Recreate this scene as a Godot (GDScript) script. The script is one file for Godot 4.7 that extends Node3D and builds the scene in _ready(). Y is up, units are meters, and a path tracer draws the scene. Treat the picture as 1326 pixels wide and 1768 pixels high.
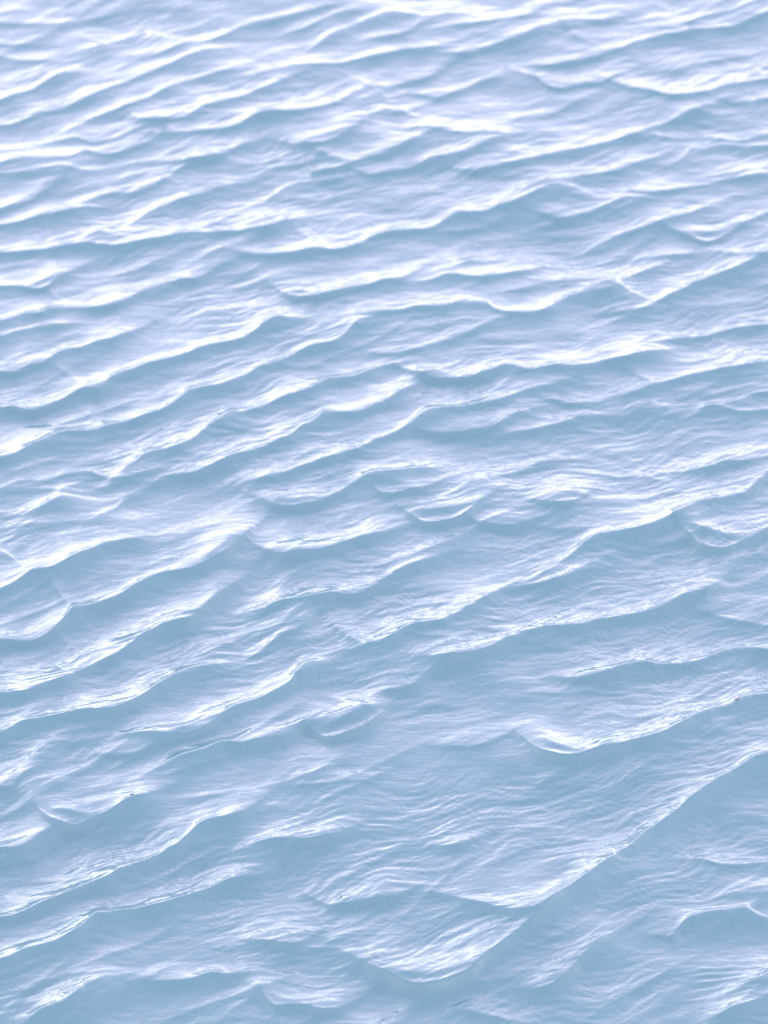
extends Node3D
# Wind-ruffled turquoise lake seen from a pier under a bright hazy sky.

const DEEP := -7.4          # z where the finely divided water begins
const FAR_EDGE := -13.6      # z where it ends
const HALF_WIDTH := 1.6
const SUN := Vector3(-0.447, 0.292, -0.846)    # where the veiled sun stands

var xs := PackedFloat32Array()
var zs := PackedFloat32Array()
var height := PackedFloat32Array()


func lin(r: float, g: float, b: float) -> Color:
	return Color(r, g, b).linear_to_srgb()


func noise(s: int, freq: float, octaves := 1) -> FastNoiseLite:
	var n := FastNoiseLite.new()
	n.seed = s
	n.noise_type = FastNoiseLite.TYPE_SIMPLEX_SMOOTH
	n.frequency = freq
	n.fractal_type = FastNoiseLite.FRACTAL_FBM if octaves > 1 else FastNoiseLite.FRACTAL_NONE
	n.fractal_octaves = octaves
	return n


func _ready() -> void:
	# ---- camera: a long lens looking down at the water
	var cam := Camera3D.new()
	cam.name = "camera"
	add_child(cam)
	var lens := CameraAttributesPhysical.new()
	lens.frustum_focal_length = 105.32
	lens.frustum_far = 4000.0
	lens.frustum_near = 0.05
	lens.frustum_focus_distance = 10.7
	lens.exposure_aperture = 2.4
	cam.attributes = lens
	cam.fov = 13.0
	cam.far = 4000.0
	cam.position = Vector3(0, 6.2, 0)
	cam.rotation_degrees = Vector3(-32, 0, 0)
	cam.current = true

	# ---- sky and light
	var sm := PanoramaSkyMaterial.new()
	sm.panorama = hazy_sky()
	sm.energy_multiplier = 2.2
	var sky := Sky.new()
	sky.sky_material = sm
	var env := Environment.new()
	env.background_mode = Environment.BG_SKY
	env.sky = sky
	env.tonemap_mode = Environment.TONE_MAPPER_LINEAR
	env.tonemap_exposure = 1.62
	env.sdfgi_enabled = true
	env.ssao_enabled = true
	env.ssil_enabled = true
	var we := WorldEnvironment.new()
	we.name = "world_environment"
	we.environment = env
	add_child(we)
	var sun := DirectionalLight3D.new()
	sun.name = "sun"
	sun.light_energy = 0.15
	sun.light_angular_distance = 40.0
	sun.light_color = Color(1.0, 0.96, 0.92)
	sun.shadow_enabled = true
	add_child(sun)
	sun.look_at_from_position(SUN * 50.0, Vector3.ZERO)

	# ---- the water
	lay_out_grid()
	raise_open_water()
	raise_crests()
	raise_ripples()
	var water := build_water()
	water.material_override = water_material()
	add_child(water)

	# ---- bits of debris afloat
	float_debris()


func hazy_sky() -> ImageTexture:
	# thin white haze: brightest low over the water, lavender higher up, a little paler towards the veiled sun, with soft streaks of cloud
	var stops := [[0.0, 2.30, 2.06, 2.16], [7.0, 1.86, 1.62, 1.80], [15.0, 1.36, 1.13, 1.40], [34.0, 1.22, 0.96, 1.32], [90.0, 0.48, 0.46, 0.58]]
	var im := Image.create_empty(512, 256, false, Image.FORMAT_RGBF)
	var streaks := noise(31, 1.6, 4)
	for y in 256:
		var e := 90.0 - (y + 0.5) / 256.0 * 180.0
		var c := Vector3(.30, .38, .45)
		if e > 0.0:
			for k in 4:
				if e >= stops[k][0]:
					var t: float = minf(1.0, (e - stops[k][0]) / (stops[k + 1][0] - stops[k][0]))
					c = Vector3(stops[k][1], stops[k][2], stops[k][3]).lerp(Vector3(stops[k + 1][1], stops[k + 1][2], stops[k + 1][3]), t)
		for x in 512:
			var f := 1.0
			if e > 0.0:
				var az := ((x + 0.5) / 512.0 - 0.5) * TAU
				var d := Vector3(sin(az) * cos(deg_to_rad(e)), sin(deg_to_rad(e)), -cos(az) * cos(deg_to_rad(e)))
				var off := rad_to_deg(d.angle_to(SUN)) / 20.0
				f = 1.0 + 0.14 * streaks.get_noise_3dv(d * Vector3(1, 2.5, 1)) + 0.45 * exp(-off * off)
			im.set_pixel(x, y, Color(c.x * f, c.y * f, c.z * f))
	return ImageTexture.create_from_image(im)


func lay_out_grid() -> void:
	# a fine grid where the waves are studied closely, opening out step by step to the horizon
	var side: Array[float] = []
	var x := HALF_WIDTH
	var step := 0.0042
	while x < 1500.0:
		step *= 1.03 if x < 3.0 else 1.16
		x += step
		side.append(x)
	for i in range(side.size() - 1, -1, -1):
		xs.append(-side[i])
	var n := int(2.0 * HALF_WIDTH / 0.0042)
	for i in n + 1:
		xs.append(-HALF_WIDTH + 2.0 * HALF_WIDTH * i / n)
	for v in side:
		xs.append(v)
	var front: Array[float] = []
	var z := DEEP
	step = 0.0038
	while z < 1500.0:
		step *= 1.14
		z += step
		front.append(z)
	for i in range(front.size() - 1, -1, -1):
		zs.append(front[i])
	z = DEEP
	while z > FAR_EDGE:
		zs.append(z)
		z -= 0.0038 * pow(z / -8.0, 1.45)
	step = 0.009
	while z > -2500.0:
		zs.append(z)
		step *= 1.14
		z -= step
	height.resize(xs.size() * zs.size())
	print("grid ", xs.size(), " x ", zs.size())


func spacing(a: PackedFloat32Array, i: int) -> float:
	return absf(a[mini(i + 1, a.size() - 1)] - a[maxi(i - 1, 0)]) * 0.5


func raise_open_water() -> void:
	# long low wind waves that run on over the whole lake, short ones left out where the grid is too open to carry them
	var rng := RandomNumberGenerator.new()
	rng.seed = 41
	var waves: Array = []
	for k in 14:
		var l: float = 0.2 * pow(1.4, k)
		var dir := deg_to_rad(-33.0 + rng.randfn() * 24.0)
		waves.append([l, sin(dir) * TAU / l, cos(dir) * TAU / l, rng.randf() * TAU, 0.03 * minf(l, 0.7) / TAU])
	var nx := xs.size()
	for j in zs.size():
		var dz := spacing(zs, j)
		for i in nx:
			var sp := maxf(dz, spacing(xs, i)) * 5.0
			var h := 0.0
			for w in waves:
				if w[0] > sp:
					h += w[4] * sin(w[1] * xs[i] + w[2] * zs[j] + w[3]) * minf(1.0, (w[0] - sp) / sp)
			height[j * nx + i] = h


func first_at(a: PackedFloat32Array, v: float, falling: bool) -> int:
	var lo := 0
	var hi := a.size() - 1
	while lo < hi:
		var m := (lo + hi) / 2
		if (a[m] > v) if falling else (a[m] < v):
			lo = m + 1
		else:
			hi = m
	return lo


func raise_crests() -> void:
	# each crest: strength, then x, z of points along its ridge; steep towards the pier, longer behind
	var nx := xs.size()
	var uneven := noise(7, 5.0, 2)
	var all := CRESTS.duplicate()
	var rng := RandomNumberGenerator.new()
	rng.seed = 5
	for k in 320:                      # short wavelets riding between the main crests
		var z0 := rng.randf_range(FAR_EDGE, DEEP)
		var x0 := rng.randf_range(-1.0, 1.0) * (0.12 * -z0 + 0.1)
		var length := rng.randf_range(0.08, 0.26)
		var lean := rng.randfn(-0.72, 0.28)
		var sag := rng.randf_range(-0.06, 0.10)
		var c := [rng.randf_range(0.12, 0.28)]
		for q in 5:
			var t := q / 4.0
			c.append_array([x0 + length * t, z0 + lean * length * t + sag * length * 4.0 * t * (1.0 - t)])
		all.append(c)
	for k in 440:                      # and crests of full size to both sides, before and beyond
		var z0 := rng.randf_range(-15.2, -6.2)
		var x0 := rng.randf_range(-3.0, 3.0)
		var length := rng.randf_range(0.35, 0.9)
		var lean := rng.randfn(-0.70, 0.12)
		var sag := rng.randf_range(-0.03, 0.06)
		var strength := rng.randf_range(0.6, 1.1)
		var mid_x := x0 + length * 0.5
		if absf(mid_x) < 0.10 * -z0 + 0.20 + length * 0.5 and z0 < -7.3 and z0 > -13.7:
			continue
		var c := [strength]
		for q in 6:
			var t := q / 5.0
			c.append_array([x0 + length * t, z0 + lean * length * (t - 0.5) + sag * length * 4.0 * t * (1.0 - t)])
		all.append(c)
	for c in all:
		var n: int = (c.size() - 1) / 2
		var px := PackedFloat32Array()
		var pz := PackedFloat32Array()
		for k in n:
			px.append(c[1 + 2 * k])
			pz.append(c[2 + 2 * k])
		var i0 := first_at(xs, px[0] - 0.08, false)
		var i1 := first_at(xs, px[n - 1] + 0.08, false)
		if i1 - i0 < 4:
			continue
		var ridge := PackedFloat32Array()
		var seg := 0
		for i in range(i0, i1):
			var x := xs[i]
			while seg < n - 2 and x > px[seg + 1]:
				seg += 1
			var d := px[seg + 1] - px[seg]
			var t := clampf((x - px[seg]) / d, 0.0, 1.0)
			var sa: float = (pz[seg + 1] - pz[maxi(seg - 1, 0)]) / (px[seg + 1] - px[maxi(seg - 1, 0)])
			var sb: float = (pz[mini(seg + 2, n - 1)] - pz[seg]) / (px[mini(seg + 2, n - 1)] - px[seg])
			var t2 := t * t
			var t3 := t2 * t
			var zc := (2.0 * t3 - 3.0 * t2 + 1.0) * pz[seg] + (t3 - 2.0 * t2 + t) * sa * d + (3.0 * t2 - 2.0 * t3) * pz[seg + 1] + (t3 - t2) * sb * d
			if x < px[0]:
				zc += sa * (x - px[0])
			elif x > px[n - 1]:
				zc += sb * (x - px[n - 1])
			ridge.append(zc)
		ridge = smoothed(ridge, 2)
		var broad := smoothed(smoothed(smoothed(ridge, 30), 30), 20)
		for i in range(i0, i1):
			var k := i - i0
			var zc := ridge[k]
			var zb := broad[k]
			var x := xs[i]
			var ka := maxi(k - 4, 0)
			var kb := mini(k + 4, ridge.size() - 1)
			var slope := (broad[kb] - broad[ka]) / (xs[i0 + kb] - xs[i0 + ka])
			var along := minf(x - px[0] + 0.08, px[n - 1] + 0.08 - x)
			var a: float = CREST_HEIGHT * clampf(1.26 + 0.105 * (zb + 7.8), 0.65, 1.26) * c[0] * smoothstep(0.0, 0.16, along) * (1.0 + 0.2 * uneven.get_noise_2d(x, zb))
			var across := 1.0 / sqrt(1.0 + slope * slope)
			var lf: float = FRONT * (0.4 + 0.6 * minf(c[0], 1.0))
			var lb: float = BACK * (0.4 + 0.6 * minf(c[0], 1.0))
			var j0 := first_at(zs, zc + 7.0 * lf / across, true)
			var j1 := first_at(zs, zc - 7.0 * lb / across, true)
			for j in range(j0, j1):
				var away := absf(zc - zs[j])
				var s := (lerpf(zb, zc, exp(-away / 0.04)) - zs[j]) * across
				var l: float = lb if s > 0.0 else lf
				var q := (sqrt(s * s + ROUND * ROUND) - ROUND) / l
				height[j * nx + i] += a * (0.62 * exp(-q) + 0.38 * exp(-q * 2.6))


func smoothed(a: PackedFloat32Array, reach: int) -> PackedFloat32Array:
	var out := a.duplicate()
	var n := a.size()
	for k in n:
		var r := mini(reach, mini(k, n - 1 - k))
		var sum := 0.0
		for q in range(k - r, k + r + 1):
			sum += a[q]
		out[k] = sum / (2 * r + 1)
	return out


func raise_ripples() -> void:
	# fine ripples drawn out along the crests, gathered in patches, and slacks between them
	var nx := xs.size()
	var bend := noise(11, 2.2, 2)
	var fine := noise(12, 1.0, 1)
	var mid := noise(13, 1.0, 1)
	var less := noise(15, 1.0, 1)
	var patch := noise(14, 1.5, 2)
	var turn := deg_to_rad(24.0)
	var cs := cos(turn)
	var sn := sin(turn)
	var i0 := first_at(xs, -2.9, false)
	var i1 := first_at(xs, 2.9, false)
	var gap := PackedFloat32Array()
	for i in xs.size():
		gap.append(spacing(xs, i))
	for j in zs.size():
		var z := zs[j]
		var edge := clampf(1.0 - maxf(z - DEEP, FAR_EDGE - z) / 0.12, 0.0, 1.0)
		if edge == 0.0:
			continue
		for i in range(i0, i1):
			var x := xs[i]
			var small := clampf((0.0085 - gap[i]) / 0.004, 0.0, 1.0)
			var fade := clampf((z + 14.0) / 4.0, 0.0, 1.0) * small
			var b := bend.get_noise_2d(x, z) * 0.06
			var u := x * cs - z * sn
			var v := x * sn + z * cs + b
			var p := smoothstep(-0.45, 0.3, patch.get_noise_2d(x + 3.0, z) + 0.3 * x)
			var h := 0.0024 * clampf((0.04 - gap[i]) / 0.02, 0.0, 1.0) * mid.get_noise_2d(u * 4.5, v * 10.0)
			h += (0.0004 + 0.0008 * p) * clampf((0.018 - gap[i]) / 0.009, 0.0, 1.0) * less.get_noise_2d(u * 9.0, v * 27.0)
			var w := 0.06 * fine.get_noise_2d(x * 5.0, z * 3.0) + 0.02 * fine.get_noise_2d(x * 14.0, z * 9.0)
			var g := clampf(0.35 + 1.3 * fine.get_noise_2d(x * 4.0 + 9.0, z * 4.0), 0.0, 1.0)
			h += 0.00032 * fade * p * g * sin((x * 0.22 + z * 0.97 + w) * 300.0)
			h += 0.00028 * fade * p * (1.0 - g) * sin((x * 0.55 + z * 0.83 - w * 1.3) * 262.0)
			h += small * (0.0002 + 0.0007 * p) * fine.get_noise_2d(u * 13.0, v * 52.0)
			height[j * nx + i] += h * edge


func float_debris() -> void:
	afloat("seed", "tiny dark seed afloat on a white crest", "seed", -0.593, -8.611, 0.011, 0.005, 0.004, 8.0, 0.1, lin(.055, .060, .068), false)
	afloat("leaf_scrap", "small brown leaf scrap afloat on a pale crest", "leaf", 0.857, -9.019, 0.015, 0.006, 0.003, 42.0, 0.25, lin(.085, .080, .090), true)


func afloat(called: String, label: String, category: String, x: float, z: float, length: float, width: float, thick: float, turn: float, bend: float, color: Color, flat: bool) -> void:
	# a bent, pointed sliver: oval across, tapering to both ends; a leaf is flattened and ribbed along the middle
	var st := SurfaceTool.new()
	st.begin(Mesh.PRIMITIVE_TRIANGLES)
	var rings := 12
	var around := 10
	for r in rings + 1:
		var t := float(r) / rings
		var w := sqrt(maxf(0.0, sin(PI * pow(t, 0.85)))) * (1.0 if flat else 0.85 + 0.15 * sin(t * 17.0)) + 0.02
		for a in around + 1:
			var g := TAU * a / around
			var rib := 0.4 * exp(-pow(cos(g) * 4.0, 2.0)) if flat else 0.0
			st.set_uv(Vector2(t, float(a) / around))
			st.add_vertex(Vector3((t - 0.5) * length, (sin(g) * (1.0 + rib) * thick * 0.5) * w + bend * length * pow(2.0 * t - 1.0, 2.0) * 0.3, cos(g) * width * 0.5 * w + bend * length * sin(PI * t) * 0.4))
	for r in rings:
		for a in around:
			var k := r * (around + 1) + a
			for q in [k, k + around + 1, k + 1, k + 1, k + around + 1, k + around + 2]:
				st.add_index(q)
	st.generate_normals()
	var m := StandardMaterial3D.new()
	m.resource_name = called + "_surface"
	m.albedo_color = color
	m.roughness = 0.55
	var o := MeshInstance3D.new()
	o.name = called
	o.mesh = st.commit()
	o.material_override = m
	o.set_meta("label", label)
	o.set_meta("category", category)
	add_child(o)
	var i := first_at(xs, x, false)
	var j := first_at(zs, z, true)
	var nx := xs.size()
	var n := Vector3((height[j * nx + i - 2] - height[j * nx + i + 2]) / (xs[i + 2] - xs[i - 2]), 1.0, (height[(j - 2) * nx + i] - height[(j + 2) * nx + i]) / (zs[j + 2] - zs[j - 2])).normalized()
	var along := Vector3(cos(deg_to_rad(turn)), 0.0, -sin(deg_to_rad(turn)))
	along = (along - n * along.dot(n)).normalized()
	o.transform = Transform3D(Basis(along, n, along.cross(n)), Vector3(x, height[j * nx + i], z) + n * thick * 0.25)


func build_water() -> MeshInstance3D:
	var nx := xs.size()
	var nz := zs.size()
	var pos := PackedVector3Array()
	var nor := PackedVector3Array()
	pos.resize(nx * nz)
	nor.resize(nx * nz)
	for j in nz:
		var ja := maxi(j - 1, 0)
		var jb := mini(j + 1, nz - 1)
		var rz := 1.0 / (zs[jb] - zs[ja])
		for i in nx:
			var ia := maxi(i - 1, 0)
			var ib := mini(i + 1, nx - 1)
			var k := j * nx + i
			pos[k] = Vector3(xs[i], height[k], zs[j])
			nor[k] = Vector3((height[j * nx + ia] - height[j * nx + ib]) / (xs[ib] - xs[ia]), 1.0, (height[ja * nx + i] - height[jb * nx + i]) * rz).normalized()
	var idx := PackedInt32Array()
	idx.resize((nx - 1) * (nz - 1) * 6)
	var at := 0
	for j in nz - 1:
		for i in nx - 1:
			var k := j * nx + i
			idx[at] = k
			idx[at + 1] = k + nx
			idx[at + 2] = k + 1
			idx[at + 3] = k + 1
			idx[at + 4] = k + nx
			idx[at + 5] = k + nx + 1
			at += 6
	var arrays := []
	arrays.resize(Mesh.ARRAY_MAX)
	arrays[Mesh.ARRAY_VERTEX] = pos
	arrays[Mesh.ARRAY_NORMAL] = nor
	arrays[Mesh.ARRAY_INDEX] = idx
	var mesh := ArrayMesh.new()
	mesh.add_surface_from_arrays(Mesh.PRIMITIVE_TRIANGLES, arrays)
	var o := MeshInstance3D.new()
	o.name = "water"
	o.mesh = mesh
	o.set_meta("kind", "structure")
	o.set_meta("label", "pale turquoise lake water ruffled by wind into sharp crests")
	o.set_meta("category", "water")
	return o


func water_material() -> StandardMaterial3D:
	var m := StandardMaterial3D.new()
	m.resource_name = "turquoise_water"
	m.albedo_color = lin(.049, .117, .131)
	m.roughness = 0.13
	m.metallic_specular = 0.5
	m.refraction_enabled = true      # with an opaque body this only sets the index of water
	m.refraction_scale = 0.033
	# hair-fine wrinkles below the size of the grid
	var wrinkles := NoiseTexture2D.new()
	wrinkles.width = 1024
	wrinkles.height = 1024
	wrinkles.seamless = true
	wrinkles.as_normal_map = true
	wrinkles.bump_strength = 5.0
	var n := noise(61, 0.021, 3)
	n.fractal_gain = 0.55
	n.domain_warp_enabled = true
	n.domain_warp_amplitude = 40.0
	n.domain_warp_frequency = 0.006
	wrinkles.noise = n
	m.normal_enabled = true
	m.normal_texture = wrinkles
	m.normal_scale = 0.38
	m.uv1_triplanar = true
	m.uv1_world_triplanar = true
	m.uv1_scale = Vector3(0.55, 1.0, 1.25)
	return m


const CREST_HEIGHT := 0.0212
const FRONT := 0.050
const BACK := 0.098
const ROUND := 0.003
const CRESTS := [
	[.8, -1.469, -12.083, -1.318, -12.157, -1.186, -12.261, -1.170, -12.281, -1.114, -12.326, -1.042, -12.405, -0.987, -12.472, -0.946, -12.478],
	[.8, -1.461, -12.000, -1.309, -12.049, -1.175, -12.119, -1.124, -12.132, -1.058, -12.190, -0.973, -12.235, -0.906, -12.300, -0.845, -12.366, -0.788, -12.405, -0.731, -12.458, -0.673, -12.512, -0.604, -12.579, -0.534, -12.627, -0.475, -12.654],
	[.8, -0.937, -12.119, -0.870, -12.183, -0.814, -12.222, -0.757, -12.255, -0.701, -12.313, -0.656, -12.366, -0.622, -12.405, -0.587, -12.425, -0.529, -12.458, -0.470, -12.485],
	[1.0, -0.758, -12.158, -0.716, -12.132, -0.658, -12.139, -0.601, -12.158, -0.556, -12.216, -0.510, -12.248, -0.441, -12.287, -0.391, -12.339, -0.337, -12.379, -0.273, -12.445],
	[.5, -1.023, -12.012, -0.978, -12.030, -0.921, -12.043, -0.872, -12.005, -0.827, -12.030, -0.783, -12.062, -0.715, -12.113],
	[.6, -1.436, -11.726, -1.287, -11.774, -1.155, -11.843, -1.139, -11.856, -1.073, -11.893, -0.992, -11.893, -0.936, -11.905, -0.893, -11.955, -0.845, -11.930, -0.777, -11.949, -0.722, -11.999, -0.688, -12.030],
	[.9, -0.702, -12.068, -0.632, -12.062, -0.545, -12.068, -0.470, -12.081, -0.424, -12.107, -0.387, -12.145, -0.300, -12.168],
	[.5, -1.432, -11.745, -1.280, -11.766, -1.146, -11.794, -1.078, -11.806, -0.994, -11.831, -0.949, -11.837, -0.886, -11.831],
	[.8, -0.648, -11.887, -0.579, -11.880, -0.522, -11.893, -0.465, -11.930, -0.421, -11.980, -0.383, -12.005],
	[.8, -1.402, -11.415, -1.257, -11.477, -1.129, -11.565, -1.087, -11.600, -1.038, -11.636, -0.997, -11.697, -0.961, -11.757, -0.946, -11.794],
	[1.0, -1.401, -11.401, -1.253, -11.435, -1.123, -11.482, -1.068, -11.496, -1.003, -11.531, -0.943, -11.547, -0.883, -11.582, -0.827, -11.600],
	[.7, -0.932, -11.565, -0.885, -11.624, -0.842, -11.660, -0.798, -11.685, -0.730, -11.691, -0.676, -11.733, -0.633, -11.794, -0.589, -11.856, -0.533, -11.893],
	[1.1, -0.722, -11.517, -0.690, -11.559, -0.658, -11.588, -0.604, -11.636, -0.549, -11.679, -0.493, -11.715, -0.449, -11.745, -0.420, -11.755],
	[1.0, -1.389, -11.270, -1.241, -11.285, -1.110, -11.307, -1.055, -11.313, -0.990, -11.330, -0.919, -11.348, -0.854, -11.365, -0.770, -11.348, -0.715, -11.365, -0.649, -11.388, -0.573, -11.417, -0.506, -11.417, -0.439, -11.417, -0.369, -11.435, -0.328, -11.442, -0.301, -11.472, -0.268, -11.505],
	[.45, -0.864, -11.452, -0.832, -11.470, -0.807, -11.435, -0.768, -11.417],
	[.6, -0.954, -12.627, -0.908, -12.654, -0.861, -12.681, -0.815, -12.722, -0.768, -12.757, -0.720, -12.757, -0.657, -12.702],
	[.9, -0.701, -12.606, -0.654, -12.633, -0.608, -12.674, -0.560, -12.688, -0.501, -12.729, -0.448, -12.791, -0.403, -12.819, -0.364, -12.840],
	[.4, -1.516, -12.655, -1.354, -12.663, -1.210, -12.674, -1.120, -12.681, -1.061, -12.688],
	[.4, -1.516, -12.655, -1.351, -12.632, -1.205, -12.600, -1.131, -12.572, -1.071, -12.566, -0.999, -12.572],
	[.5, -1.529, -12.805, -1.366, -12.811, -1.221, -12.819, -1.087, -12.819, -1.009, -12.833, -0.937, -12.854, -0.872, -12.882, -0.837, -12.924],
	[.4, -0.851, -12.485, -0.805, -12.519, -0.771, -12.559],
	[1.0, -0.282, -12.499, -0.217, -12.512, -0.145, -12.519, -0.097, -12.539, -0.050, -12.559, 0.010, -12.586, 0.070, -12.613, 0.130, -12.627, 0.179, -12.636],
	[.7, -0.402, -12.798, -0.366, -12.819, -0.312, -12.847, -0.246, -12.882, -0.173, -12.917, -0.130, -12.938],
	[.6, -0.286, -12.760, -0.250, -12.771, -0.208, -12.812, -0.178, -12.847, -0.148, -12.875, -0.087, -12.889],
	[.8, -0.212, -12.661, -0.189, -12.702, -0.147, -12.750, -0.099, -12.784, -0.063, -12.819, -0.026, -12.847, 0.010, -12.871, 0.059, -12.865, 0.108, -12.854],
	[.7, -0.062, -12.688, -0.008, -12.702, 0.047, -12.722, 0.083, -12.743, 0.113, -12.798, 0.144, -12.833, 0.193, -12.865, 0.218, -12.868],
	[.7, 0.180, -12.771, 0.241, -12.791, 0.314, -12.805, 0.375, -12.826, 0.403, -12.840, 0.462, -12.875, 0.512, -12.924],
	[1.1, 0.202, -12.593, 0.262, -12.586, 0.310, -12.620, 0.359, -12.654, 0.400, -12.688, 0.437, -12.716, 0.480, -12.750, 0.536, -12.798, 0.598, -12.823, 0.658, -12.819, 0.707, -12.829, 0.735, -12.848],
	[.8, -0.037, -12.372, 0.010, -12.366, 0.069, -12.399, 0.129, -12.425, 0.171, -12.478, 0.213, -12.539, 0.238, -12.579],
	[1.0, -0.387, -12.145, -0.334, -12.158, -0.270, -12.164, -0.212, -12.196, -0.160, -12.229, -0.125, -12.274, -0.090, -12.326, -0.037, -12.353],
	[.5, -0.025, -12.287, 0.022, -12.300, 0.069, -12.333, 0.098, -12.326, 0.163, -12.300, 0.211, -12.339, 0.247, -12.372, 0.307, -12.425, 0.367, -12.458],
	[.6, -0.118, -12.139, -0.060, -12.158, -0.013, -12.190, 0.033, -12.216, 0.080, -12.177],
	[.8, -0.302, -11.993, -0.255, -11.961, -0.186, -11.961, -0.135, -11.999, -0.106, -12.043, -0.060, -12.119, -0.037, -12.158],
	[1.1, -0.234, -11.858, -0.222, -11.812, -0.184, -11.806, -0.133, -11.819, -0.093, -11.849, -0.053, -11.880, -0.002, -11.893, 0.044, -11.936, 0.079, -11.974, 0.120, -12.030, 0.149, -12.056],
	[.6, -0.345, -11.825, -0.294, -11.849, -0.237, -11.865],
	[.9, -0.093, -11.825, -0.047, -11.788, 0.010, -11.794, 0.067, -11.819, 0.107, -11.849, 0.142, -11.887, 0.188, -11.893, 0.240, -11.918, 0.281, -11.955, 0.328, -11.999, 0.384, -12.043],
	[1.1, 0.216, -11.831, 0.261, -11.806, 0.307, -11.819, 0.353, -11.843, 0.380, -11.852, 0.426, -11.874, 0.484, -11.905, 0.543, -11.930, 0.613, -11.961, 0.684, -11.999, 0.755, -12.043, 0.816, -12.094, 0.876, -12.132, 0.937, -12.183, 0.986, -12.222, 1.029, -12.255],
	[.6, -0.374, -11.624, -0.335, -11.660, -0.308, -11.703, -0.252, -11.745, -0.184, -11.757, -0.138, -11.770, -0.093, -11.794],
	[.5, -0.369, -11.411, -0.336, -11.438, -0.303, -11.470, -0.270, -11.505, -0.226, -11.529],
	[.9, -0.411, -11.307, -0.366, -11.290, -0.311, -11.282, -0.256, -11.290, -0.223, -11.305],
	[1.2, -0.250, -11.282, -0.201, -11.307, -0.134, -11.313, -0.079, -11.342, -0.035, -11.394, 0.021, -11.423, 0.088, -11.441, 0.143, -11.458, 0.177, -11.505, 0.206, -11.544, 0.245, -11.541, 0.290, -11.547, 0.330, -11.577, 0.373, -11.598, 0.408, -11.624, 0.448, -11.660, 0.489, -11.691, 0.546, -11.703, 0.574, -11.688],
	[.5, 0.121, -11.411, 0.166, -11.447, 0.222, -11.458, 0.278, -11.470, 0.323, -11.505, 0.357, -11.541],
	[.7, 0.114, -12.075, 0.172, -12.062, 0.253, -12.043, 0.340, -12.043, 0.384, -12.056],
	[1.1, 0.456, -12.525, 0.515, -12.512, 0.575, -12.532, 0.636, -12.559, 0.697, -12.593, 0.759, -12.640, 0.822, -12.688, 0.859, -12.702, 0.914, -12.722, 0.976, -12.743, 1.042, -12.746, 1.098, -12.757, 1.156, -12.805, 1.211, -12.847, 1.258, -12.882, 1.413, -12.984, 1.586, -13.057],
	[.6, 0.838, -12.771, 0.916, -12.764, 0.980, -12.812, 1.043, -12.854, 1.105, -12.875, 1.176, -12.924],
	[.8, 0.395, -12.499, 0.430, -12.472, 0.465, -12.445, 0.499, -12.379, 0.545, -12.359, 0.617, -12.386, 0.677, -12.399, 0.714, -12.439, 0.752, -12.478, 0.777, -12.499],
	[.9, 0.695, -12.405, 0.740, -12.359, 0.804, -12.326, 0.861, -12.287, 0.919, -12.281, 0.979, -12.300, 1.028, -12.333, 1.089, -12.359, 1.150, -12.386, 1.178, -12.392, 1.223, -12.412, 1.369, -12.458, 1.533, -12.492],
	[.6, 0.847, -12.478, 0.907, -12.485, 0.969, -12.532, 1.030, -12.552, 1.073, -12.566],
	[.6, 1.029, -12.258, 1.069, -12.235, 1.123, -12.248, 1.168, -12.261, 1.213, -12.274, 1.357, -12.311, 1.518, -12.337],
	[.6, 1.073, -12.379, 1.130, -12.432, 1.185, -12.499, 1.227, -12.539, 1.383, -12.691, 1.556, -12.801],
	[.4, 0.404, -12.158, 0.457, -12.171, 0.505, -12.196, 0.566, -12.261, 0.626, -12.313],
	[1.0, 0.375, -11.648, 0.421, -11.697, 0.479, -11.727, 0.548, -11.757, 0.617, -11.782, 0.687, -11.806, 0.734, -11.843, 0.782, -11.880, 0.836, -11.930],
	[.6, 0.838, -11.856, 0.880, -11.887, 0.912, -11.949, 0.959, -11.961, 1.006, -11.980, 1.074, -11.968, 1.147, -11.968, 1.285, -11.957, 1.439, -11.949],
	[.5, 0.754, -12.030, 0.801, -12.043, 0.876, -12.030, 0.963, -12.030, 1.054, -12.005, 1.152, -12.030, 1.291, -12.030, 1.447, -12.030],
	[1.0, 0.451, -11.553, 0.500, -11.517, 0.534, -11.520, 0.597, -11.553, 0.644, -11.594, 0.691, -11.636, 0.736, -11.648, 0.770, -11.642],
	[.7, 0.716, -11.691, 0.771, -11.672, 0.829, -11.685, 0.898, -11.715, 0.968, -11.739, 1.038, -11.764, 1.134, -11.782, 1.177, -11.794, 1.316, -11.821, 1.472, -11.840],
	[.8, 0.601, -11.365, 0.658, -11.411, 0.704, -11.447, 0.761, -11.470, 0.819, -11.505, 0.877, -11.541, 0.936, -11.588, 0.983, -11.612],
	[.8, 0.817, -11.470, 0.870, -11.423, 0.923, -11.377, 0.969, -11.400, 1.017, -11.458, 1.077, -11.517, 1.117, -11.553, 1.161, -11.588, 1.305, -11.697, 1.466, -11.775],
	[.6, 0.753, -11.301, 0.808, -11.307, 0.881, -11.319, 0.943, -11.336, 0.985, -11.307, 1.056, -11.284, 1.097, -11.273, 1.226, -11.238, 1.372, -11.213],
	[.5, 0.984, -11.636, 1.032, -11.672, 1.082, -11.666],
	[.9, -1.375, -11.122, -1.227, -11.114, -1.095, -11.102, -1.041, -11.107, -0.985, -11.091, -0.948, -11.107, -0.924, -11.158, -0.899, -11.198, -0.874, -11.232],
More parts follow.
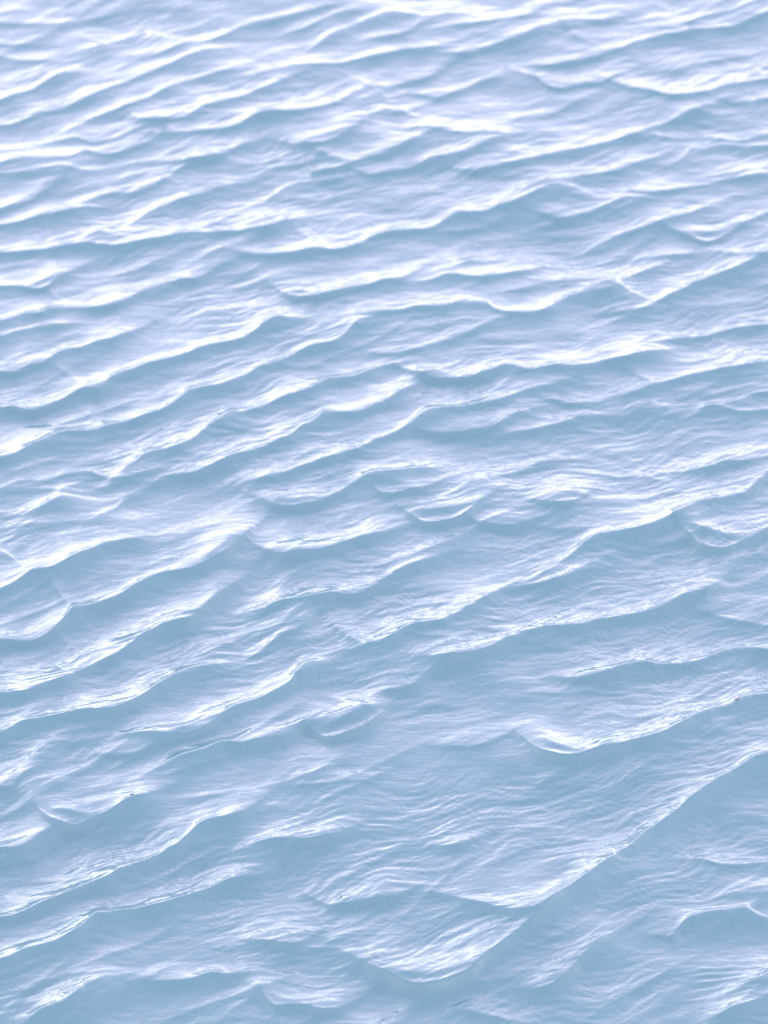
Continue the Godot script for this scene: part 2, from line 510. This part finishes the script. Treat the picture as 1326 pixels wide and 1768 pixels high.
	[1.0, -1.338, -10.721, -1.200, -10.785, -1.079, -10.876, -1.043, -10.908, -1.003, -10.941, -0.964, -10.930, -0.933, -10.958, -0.897, -10.974, -0.843, -10.976, -0.784, -10.985, -0.731, -11.013, -0.695, -11.063, -0.670, -11.102, -0.638, -11.124, -0.584, -11.147, -0.530, -11.158, -0.499, -11.198, -0.467, -11.243, -0.435, -11.266],
	[.8, -1.332, -10.651, -1.194, -10.711, -1.073, -10.795, -1.048, -10.816, -1.012, -10.843, -0.960, -10.865, -0.907, -10.876, -0.854, -10.892],
	[.9, -1.323, -10.559, -1.183, -10.582, -1.059, -10.614, -1.007, -10.614, -0.972, -10.641, -0.926, -10.667, -0.897, -10.715, -0.882, -10.736, -0.835, -10.747, -0.794, -10.784, -0.752, -10.795, -0.722, -10.827, -0.691, -10.859, -0.661, -10.897],
	[1.2, -1.317, -10.491, -1.174, -10.467, -1.046, -10.433, -1.004, -10.431, -0.961, -10.408, -0.921, -10.423, -0.881, -10.459, -0.842, -10.500, -0.812, -10.521, -0.769, -10.515, -0.751, -10.557, -0.731, -10.593, -0.691, -10.620, -0.650, -10.651, -0.598, -10.678, -0.546, -10.709, -0.495, -10.752, -0.442, -10.773, -0.389, -10.800, -0.355, -10.838, -0.332, -10.876, -0.301, -10.903, -0.258, -10.911],
	[1.2, -1.273, -10.010, -1.141, -10.063, -1.025, -10.138, -0.985, -10.153, -0.952, -10.192, -0.914, -10.242, -0.880, -10.277, -0.840, -10.290, -0.789, -10.297, -0.739, -10.327, -0.699, -10.352, -0.638, -10.387, -0.593, -10.418, -0.558, -10.464, -0.528, -10.510, -0.487, -10.521, -0.440, -10.536, -0.404, -10.567, -0.363, -10.609, -0.350, -10.630, -0.319, -10.651, -0.267, -10.693, -0.225, -10.736, -0.183, -10.757, -0.130, -10.779, -0.103, -10.822, -0.077, -10.876, -0.034, -10.908],
	[1.2, -0.686, -10.104, -0.658, -10.143, -0.629, -10.182, -0.578, -10.197, -0.538, -10.217, -0.509, -10.252, -0.480, -10.307, -0.450, -10.352, -0.415, -10.393, -0.379, -10.398, -0.345, -10.411, -0.294, -10.454, -0.242, -10.485, -0.195, -10.515, -0.164, -10.552, -0.138, -10.576, -0.086, -10.583, -0.054, -10.609, -0.012, -10.651, 0.030, -10.667],
	[1.2, -0.553, -10.084, -0.502, -10.084, -0.463, -10.109, -0.428, -10.138, -0.383, -10.172, -0.339, -10.192, -0.289, -10.227, -0.248, -10.257, -0.223, -10.302, -0.188, -10.337, -0.168, -10.377, -0.126, -10.382, -0.085, -10.377, -0.033, -10.408, 0.009, -10.449, 0.040, -10.495, 0.067, -10.526, 0.098, -10.567],
	[.6, -0.921, -9.893, -0.883, -9.921, -0.850, -9.959, -0.811, -9.973, -0.780, -9.969],
	[.5, -0.884, -9.930, -0.857, -9.988, -0.824, -10.026, -0.791, -10.060],
	[.6, -0.991, -10.026, -0.958, -10.055, -0.882, -10.055, -0.833, -10.094, -0.794, -10.114, -0.736, -10.075, -0.684, -10.060, -0.625, -10.094],
	[.5, -0.726, -9.893, -0.697, -9.921, -0.675, -9.969, -0.641, -9.997],
	[1.0, -0.307, -11.107, -0.262, -11.040, -0.197, -11.029, -0.143, -11.052, -0.100, -11.079, -0.045, -11.096, -0.002, -11.119, 0.053, -11.141, 0.086, -11.186],
	[.9, -0.056, -10.930, 0.009, -10.936, 0.074, -10.958, 0.128, -10.969, 0.171, -10.974, 0.204, -11.002],
	[.9, 0.086, -11.130, 0.140, -11.141, 0.174, -11.169, 0.206, -11.169, 0.239, -11.158, 0.294, -11.158, 0.363, -11.186, 0.404, -11.198, 0.438, -11.232],
	[.7, 0.204, -10.996, 0.237, -11.007, 0.285, -11.007, 0.312, -10.963, 0.358, -10.947, 0.398, -10.947, 0.452, -10.963],
	[1.1, -0.346, -10.048, -0.296, -10.055, -0.255, -10.080, -0.215, -10.109, -0.170, -10.133, -0.124, -10.158, -0.073, -10.192, -0.022, -10.242, 0.019, -10.272, 0.060, -10.312, 0.086, -10.352, 0.108, -10.398, 0.144, -10.403, 0.196, -10.413, 0.248, -10.428, 0.290, -10.449, 0.346, -10.479, 0.378, -10.505, 0.426, -10.531, 0.458, -10.541, 0.496, -10.573, 0.534, -10.611],
	[1.0, -0.319, -9.959, -0.283, -9.921, -0.232, -9.911, -0.187, -9.926, -0.152, -9.950, -0.118, -9.983, -0.082, -10.031, -0.052, -10.055, -0.022, -10.065, 0.029, -10.065, 0.080, -10.089, 0.121, -10.104],
	[1.0, 0.112, -10.302, 0.153, -10.287, 0.205, -10.290, 0.251, -10.302, 0.293, -10.317, 0.330, -10.357, 0.354, -10.382, 0.386, -10.413, 0.418, -10.435],
	[.8, -0.032, -10.017, -0.007, -9.973, 0.029, -9.964, 0.079, -9.983, 0.120, -10.012, 0.150, -10.041],
	[1.2, 0.041, -10.651, 0.083, -10.609, 0.125, -10.578, 0.177, -10.578, 0.219, -10.578, 0.272, -10.604, 0.310, -10.635, 0.350, -10.646, 0.392, -10.620, 0.445, -10.625, 0.508, -10.630, 0.562, -10.651, 0.616, -10.683, 0.669, -10.688, 0.724, -10.715, 0.768, -10.747],
	[.5, -0.034, -10.736, 0.020, -10.715, 0.100, -10.747, 0.180, -10.800, 0.234, -10.843, 0.289, -10.897, 0.358, -10.941],
	[.6, 0.350, -11.085, 0.394, -11.096, 0.433, -11.128],
	[1.0, 0.444, -10.961, 0.484, -11.005, 0.518, -11.046, 0.551, -11.074, 0.591, -11.116, 0.624, -11.128, 0.667, -11.113, 0.699, -11.087],
	[.7, 0.630, -11.130, 0.669, -11.152, 0.720, -11.198, 0.771, -11.232, 0.806, -11.266],
	[1.2, 0.761, -11.018, 0.806, -11.057, 0.852, -11.096, 0.898, -11.141, 0.955, -11.175, 1.012, -11.209, 1.053, -11.243, 1.098, -11.289, 1.142, -11.335, 1.286, -11.465, 1.446, -11.560],
	[.4, 0.629, -10.974, 0.683, -10.980, 0.737, -10.991],
	[.7, 0.771, -10.811, 0.837, -10.832, 0.891, -10.838, 0.946, -10.870, 1.001, -10.887, 1.069, -10.897, 1.110, -10.908, 1.241, -10.931, 1.388, -10.948],
	[.9, 0.640, -10.505, 0.688, -10.526, 0.748, -10.567, 0.796, -10.588, 0.840, -10.609, 0.904, -10.630, 0.958, -10.641, 1.012, -10.662, 1.054, -10.678, 1.094, -10.693, 1.225, -10.738, 1.372, -10.770],
	[.5, 0.435, -10.485, 0.503, -10.464, 0.555, -10.469, 0.586, -10.464],
	[.9, 0.332, -10.297, 0.384, -10.312, 0.446, -10.337, 0.499, -10.372, 0.542, -10.403, 0.579, -10.413, 0.626, -10.413],
	[.5, 0.636, -10.423, 0.680, -10.464, 0.723, -10.479, 0.753, -10.464],
	[.6, 0.802, -10.403, 0.834, -10.423, 0.878, -10.459, 0.919, -10.449, 0.960, -10.433, 1.037, -10.443, 1.161, -10.439, 1.302, -10.435],
	[.6, 0.948, -10.485, 0.997, -10.515, 1.043, -10.526, 1.082, -10.536, 1.210, -10.563, 1.354, -10.583],
	[.8, 0.327, -10.089, 0.368, -10.109, 0.410, -10.143, 0.451, -10.172, 0.493, -10.182],
	[1.2, 0.486, -9.696, 0.527, -9.747, 0.578, -9.774, 0.638, -9.784, 0.689, -9.807, 0.730, -9.840, 0.772, -9.873, 0.794, -9.902, 0.826, -9.935, 0.857, -9.950, 0.898, -9.964, 0.940, -9.983, 0.974, -10.036, 1.011, -10.094, 1.048, -10.147, 1.186, -10.330, 1.338, -10.464],
	[1.0, 0.394, -9.940, 0.423, -9.921, 0.463, -9.916, 0.499, -9.935, 0.526, -9.978],
	[.6, 0.755, -10.118, 0.796, -10.118, 0.858, -10.133, 0.910, -10.153, 0.962, -10.163, 1.018, -10.187, 1.144, -10.223, 1.285, -10.248],
	[.4, 0.571, -10.104, 0.622, -10.094, 0.683, -10.104, 0.723, -10.084],
	[1.2, -1.215, -9.373, -1.089, -9.430, -0.979, -9.510, -0.941, -9.532, -0.914, -9.564, -0.887, -9.591, -0.848, -9.598, -0.810, -9.627, -0.773, -9.664, -0.745, -9.691, -0.717, -9.723, -0.678, -9.742, -0.649, -9.756],
	[1.2, -1.205, -9.272, -1.076, -9.276, -0.962, -9.281, -0.924, -9.286, -0.881, -9.286, -0.848, -9.303, -0.817, -9.342, -0.796, -9.390, -0.779, -9.434, -0.746, -9.439, -0.703, -9.461, -0.666, -9.488, -0.634, -9.528, -0.601, -9.564, -0.563, -9.586, -0.524, -9.595, -0.476, -9.609, -0.437, -9.641, -0.404, -9.677, -0.376, -9.728, -0.348, -9.793, -0.331, -9.830],
	[.5, -1.265, -9.920, -1.122, -9.832, -0.993, -9.710, -0.962, -9.687, -0.929, -9.641],
	[1.2, -1.179, -8.990, -1.054, -9.006, -0.943, -9.027, -0.897, -9.032, -0.851, -9.048, -0.806, -9.082, -0.774, -9.107, -0.752, -9.136, -0.721, -9.170, -0.689, -9.200, -0.662, -9.217, -0.635, -9.251, -0.599, -9.299, -0.567, -9.338, -0.525, -9.360, -0.487, -9.377, -0.459, -9.421, -0.432, -9.474, -0.404, -9.519, -0.376, -9.564],
	[1.2, -1.157, -8.744, -1.037, -8.795, -0.932, -8.867, -0.901, -8.888, -0.870, -8.916, -0.833, -8.924, -0.787, -8.937, -0.742, -8.953, -0.695, -8.957, -0.649, -8.969, -0.613, -8.998, -0.578, -9.040, -0.551, -9.082, -0.524, -9.119, -0.488, -9.155, -0.441, -9.174, -0.399, -9.191],
	[1.1, -0.603, -8.880, -0.561, -8.871, -0.523, -8.855, -0.477, -8.863, -0.440, -8.880, -0.409, -8.916, -0.382, -8.953, -0.360, -8.982, -0.311, -9.015, -0.274, -9.044, -0.242, -9.073, -0.219, -9.111, -0.210, -9.153, -0.177, -9.179, -0.135, -9.196],
	[.9, -0.546, -8.738, -0.501, -8.775, -0.456, -8.791, -0.420, -8.811, -0.388, -8.835, -0.346, -8.827, -0.307, -8.839, -0.270, -8.854, -0.238, -8.871, -0.211, -8.896, -0.192, -8.933, -0.170, -8.961],
	[.5, -0.867, -8.738, -0.843, -8.783, -0.817, -8.823, -0.782, -8.843, -0.736, -8.855, -0.691, -8.875],
	[.4, -0.814, -8.847, -0.784, -8.880, -0.739, -8.896, -0.684, -8.920],
	[.5, -0.678, -8.807, -0.631, -8.795, -0.586, -8.807, -0.559, -8.831],
	[1.1, -0.308, -9.710, -0.268, -9.671, -0.218, -9.668, -0.169, -9.682, -0.130, -9.700, -0.081, -9.737, -0.041, -9.756, 0.008, -9.784, 0.038, -9.812],
	[1.0, 0.059, -9.887, 0.098, -9.832, 0.148, -9.825, 0.193, -9.844, 0.224, -9.877, 0.250, -9.925, 0.281, -9.972],
	[.9, 0.238, -9.840, 0.268, -9.821, 0.330, -9.817, 0.361, -9.835, 0.407, -9.868],
	[1.1, -0.331, -9.426, -0.292, -9.430, -0.254, -9.448, -0.196, -9.464, -0.128, -9.483, -0.074, -9.486, -0.040, -9.508, -0.006, -9.550, 0.023, -9.591, 0.067, -9.623, 0.107, -9.655, 0.147, -9.687],
	[.9, -0.316, -9.238, -0.288, -9.264, -0.265, -9.299, -0.232, -9.320, -0.199, -9.355, -0.171, -9.412],
	[1.2, -0.049, -9.256, -0.011, -9.264, 0.027, -9.290, 0.056, -9.325, 0.095, -9.338, 0.143, -9.351, 0.182, -9.386, 0.216, -9.421, 0.251, -9.461, 0.281, -9.501, 0.324, -9.546],
	[1.2, 0.099, -9.204, 0.151, -9.191, 0.198, -9.200, 0.246, -9.221, 0.285, -9.256, 0.318, -9.290, 0.366, -9.320, 0.415, -9.340, 0.463, -9.342, 0.502, -9.351, 0.532, -9.373, 0.571, -9.386, 0.620, -9.399, 0.669, -9.417, 0.709, -9.443, 0.750, -9.483, 0.790, -9.505, 0.820, -9.519, 0.847, -9.559, 0.878, -9.618],
	[.7, -0.011, -9.061, 0.027, -9.073, 0.065, -9.086, 0.088, -9.111, 0.112, -9.153, 0.141, -9.179],
	[1.0, -0.164, -8.896, -0.136, -8.867, -0.099, -8.871, -0.062, -8.892, -0.034, -8.924, -0.011, -8.961, 0.013, -9.019],
	[.5, 0.156, -8.839, 0.202, -8.831, 0.249, -8.847, 0.286, -8.880],
	[.9, 0.323, -9.528, 0.363, -9.537, 0.412, -9.550, 0.462, -9.573, 0.497, -9.605, 0.537, -9.627],
	[1.0, 0.769, -9.812, 0.791, -9.765, 0.823, -9.719, 0.862, -9.710, 0.903, -9.733, 0.945, -9.765, 0.991, -9.812, 1.030, -9.849, 1.160, -9.961, 1.303, -10.042],
	[1.1, 0.442, -9.128, 0.474, -9.113, 0.512, -9.119, 0.551, -9.140, 0.595, -9.170, 0.629, -9.183, 0.676, -9.183, 0.724, -9.185, 0.767, -9.197, 0.802, -9.223, 0.843, -9.260, 0.882, -9.277, 0.951, -9.264, 0.986, -9.264, 1.100, -9.252, 1.228, -9.243],
	[1.2, 0.344, -8.847, 0.370, -8.799, 0.406, -8.771, 0.452, -8.765, 0.490, -8.779, 0.527, -8.791, 0.565, -8.811, 0.603, -8.831, 0.650, -8.847, 0.698, -8.880, 0.727, -8.912, 0.758, -8.953, 0.797, -8.982, 0.835, -8.994, 0.875, -9.032, 0.914, -9.048, 0.936, -9.052, 0.971, -9.061, 1.086, -9.083, 1.215, -9.098],
	[.4, 0.806, -9.439, 0.853, -9.412, 0.900, -9.395, 0.960, -9.382, 1.073, -9.353, 1.201, -9.333],
	[1.3, -0.071, -8.020, -0.044, -7.991, -0.027, -7.970, 0.007, -7.943, 0.042, -7.911, 0.080, -7.897, 0.123, -7.901, 0.162, -7.918, 0.197, -7.949, 0.223, -7.991, 0.250, -8.027, 0.288, -8.073, 0.330, -8.119, 0.347, -8.137, 0.369, -8.170, 0.397, -8.213, 0.429, -8.250, 0.471, -8.294, 0.503, -8.335, 0.536, -8.376, 0.574, -8.421, 0.613, -8.482, 0.641, -8.512, 0.680, -8.551, 0.719, -8.601, 0.758, -8.644, 0.797, -8.691, 0.836, -8.726, 0.853, -8.743, 0.880, -8.771, 0.917, -8.787, 0.954, -8.802, 1.068, -8.845, 1.196, -8.876],
	[.8, -1.138, -8.537, -1.020, -8.586, -0.916, -8.655, -0.880, -8.659, -0.860, -8.699, -0.830, -8.734],
	[1.0, -0.810, -8.566, -0.780, -8.520, -0.743, -8.501, -0.707, -8.508, -0.672, -8.535, -0.633, -8.562, -0.603, -8.597, -0.568, -8.616, -0.528, -8.652],
	[1.0, -1.123, -8.377, -1.004, -8.389, -0.898, -8.406, -0.862, -8.406, -0.836, -8.417, -0.811, -8.447, -0.786, -8.478, -0.771, -8.489],
	[.5, -1.109, -8.324, -0.991, -8.342, -0.886, -8.368, -0.843, -8.383, -0.807, -8.391, -0.784, -8.436],
	[1.2, -1.096, -8.080, -0.981, -8.107, -0.879, -8.144, -0.844, -8.152, -0.811, -8.173, -0.777, -8.199, -0.744, -8.224, -0.710, -8.246, -0.676, -8.276, -0.633, -8.298, -0.608, -8.327, -0.573, -8.350, -0.539, -8.376, -0.505, -8.406, -0.474, -8.432, -0.453, -8.470, -0.428, -8.505, -0.401, -8.524, -0.365, -8.528, -0.330, -8.547, -0.303, -8.589],
	[1.1, -1.077, -7.879, -0.965, -7.920, -0.866, -7.977, -0.833, -7.991, -0.809, -8.016, -0.767, -8.037, -0.733, -8.052, -0.713, -8.073, -0.688, -8.094, -0.672, -8.123, -0.656, -8.155, -0.626, -8.166, -0.592, -8.177, -0.548, -8.192, -0.505, -8.206, -0.462, -8.235, -0.419, -8.261, -0.385, -8.287, -0.350, -8.309, -0.294, -8.324, -0.268, -8.346, -0.247, -8.391],
	[1.1, -0.800, -7.767, -0.760, -7.805, -0.711, -7.825, -0.678, -7.856, -0.663, -7.887, -0.631, -7.922, -0.606, -7.936],
	[.5, -0.704, -7.784, -0.677, -7.832, -0.628, -7.873, -0.595, -7.901, -0.562, -7.929],
	[.9, -0.511, -7.932, -0.459, -7.925, -0.425, -7.932, -0.391, -7.956, -0.357, -7.956, -0.323, -7.963],
	[.9, -0.306, -8.436, -0.270, -8.444, -0.239, -8.444, -0.199, -8.444, -0.154, -8.451, -0.118, -8.470, -0.087, -8.493, -0.065, -8.520],
	[.8, -0.147, -8.239, -0.125, -8.217, -0.089, -8.213, -0.045, -8.221, -0.010, -8.232, 0.025, -8.243, 0.061, -8.272],
	[.8, -0.306, -8.084, -0.288, -8.080, -0.253, -8.069, -0.218, -8.055, -0.188, -8.066, -0.163, -8.098],
	[.9, -0.266, -7.873, -0.244, -7.838, -0.210, -7.839, -0.172, -7.840, -0.142, -7.822, -0.099, -7.836, -0.070, -7.866],
	[.7, 0.133, -8.436, 0.160, -8.429, 0.191, -8.447, 0.219, -8.474],
	[.8, 0.131, -8.250, 0.192, -8.213, 0.236, -8.184, 0.290, -8.155, 0.334, -8.148, 0.370, -8.177],
	[.6, 0.178, -7.832, 0.220, -7.812, 0.282, -7.798],
	[1.0, 0.327, -7.901, 0.352, -7.894, 0.383, -7.908, 0.405, -7.936, 0.428, -7.970, 0.447, -8.006, 0.474, -8.041, 0.497, -8.062],
	[.8, 0.629, -8.098, 0.650, -8.091, 0.674, -8.134, 0.702, -8.159, 0.747, -8.177, 0.782, -8.184, 0.818, -8.192, 0.860, -8.170],
	[.9, 0.704, -7.767, 0.749, -7.798, 0.793, -7.818, 0.849, -7.859, 0.882, -7.880, 0.991, -7.946, 1.111, -7.993],
	[.6, 0.776, -7.887, 0.816, -7.908, 0.855, -7.936, 0.888, -7.956, 0.997, -8.021, 1.118, -8.067],
	[.55, -0.862, -9.591, -0.846, -9.564, -0.817, -9.501, -0.785, -9.443],
	[.5, -0.097, -12.432, -0.073, -12.405, -0.043, -12.366],
	[.5, 0.574, -12.764, 0.599, -12.709, 0.623, -12.688],
	[.4, -0.887, -10.641, -0.870, -10.620, -0.847, -10.593],
	[.4, -0.806, -10.418, -0.789, -10.393, -0.767, -10.367],
	[.5, -0.853, -8.667, -0.837, -8.636, -0.821, -8.597, -0.807, -8.562],
	[.6, -0.289, -7.929, -0.278, -7.901, -0.264, -7.870],
	[.6, -0.137, -9.386, -0.112, -9.334, -0.088, -9.299, -0.049, -9.260],
	[.5, -0.785, -12.222, -0.765, -12.177, -0.736, -12.130],
	[.45, 0.663, -10.656, 0.687, -10.620, 0.723, -10.583],
	[.45, -0.241, -11.435, -0.219, -11.400, -0.190, -11.359],
	[.45, 0.614, -9.264, 0.631, -9.234, 0.653, -9.196],
	[.35, -0.953, -11.096, -0.938, -11.074, -0.918, -11.052],
	[.35, -0.796, -9.307, -0.775, -9.273, -0.759, -9.243],
	[.35, -0.682, -12.722, -0.657, -12.702, -0.620, -12.681],
	[.45, -0.105, -9.036, -0.076, -9.015, -0.048, -8.994],
	[.4, 0.689, -8.398, 0.733, -8.391, 0.785, -8.368, 0.887, -8.383, 0.994, -8.379, 1.114, -8.376],
]
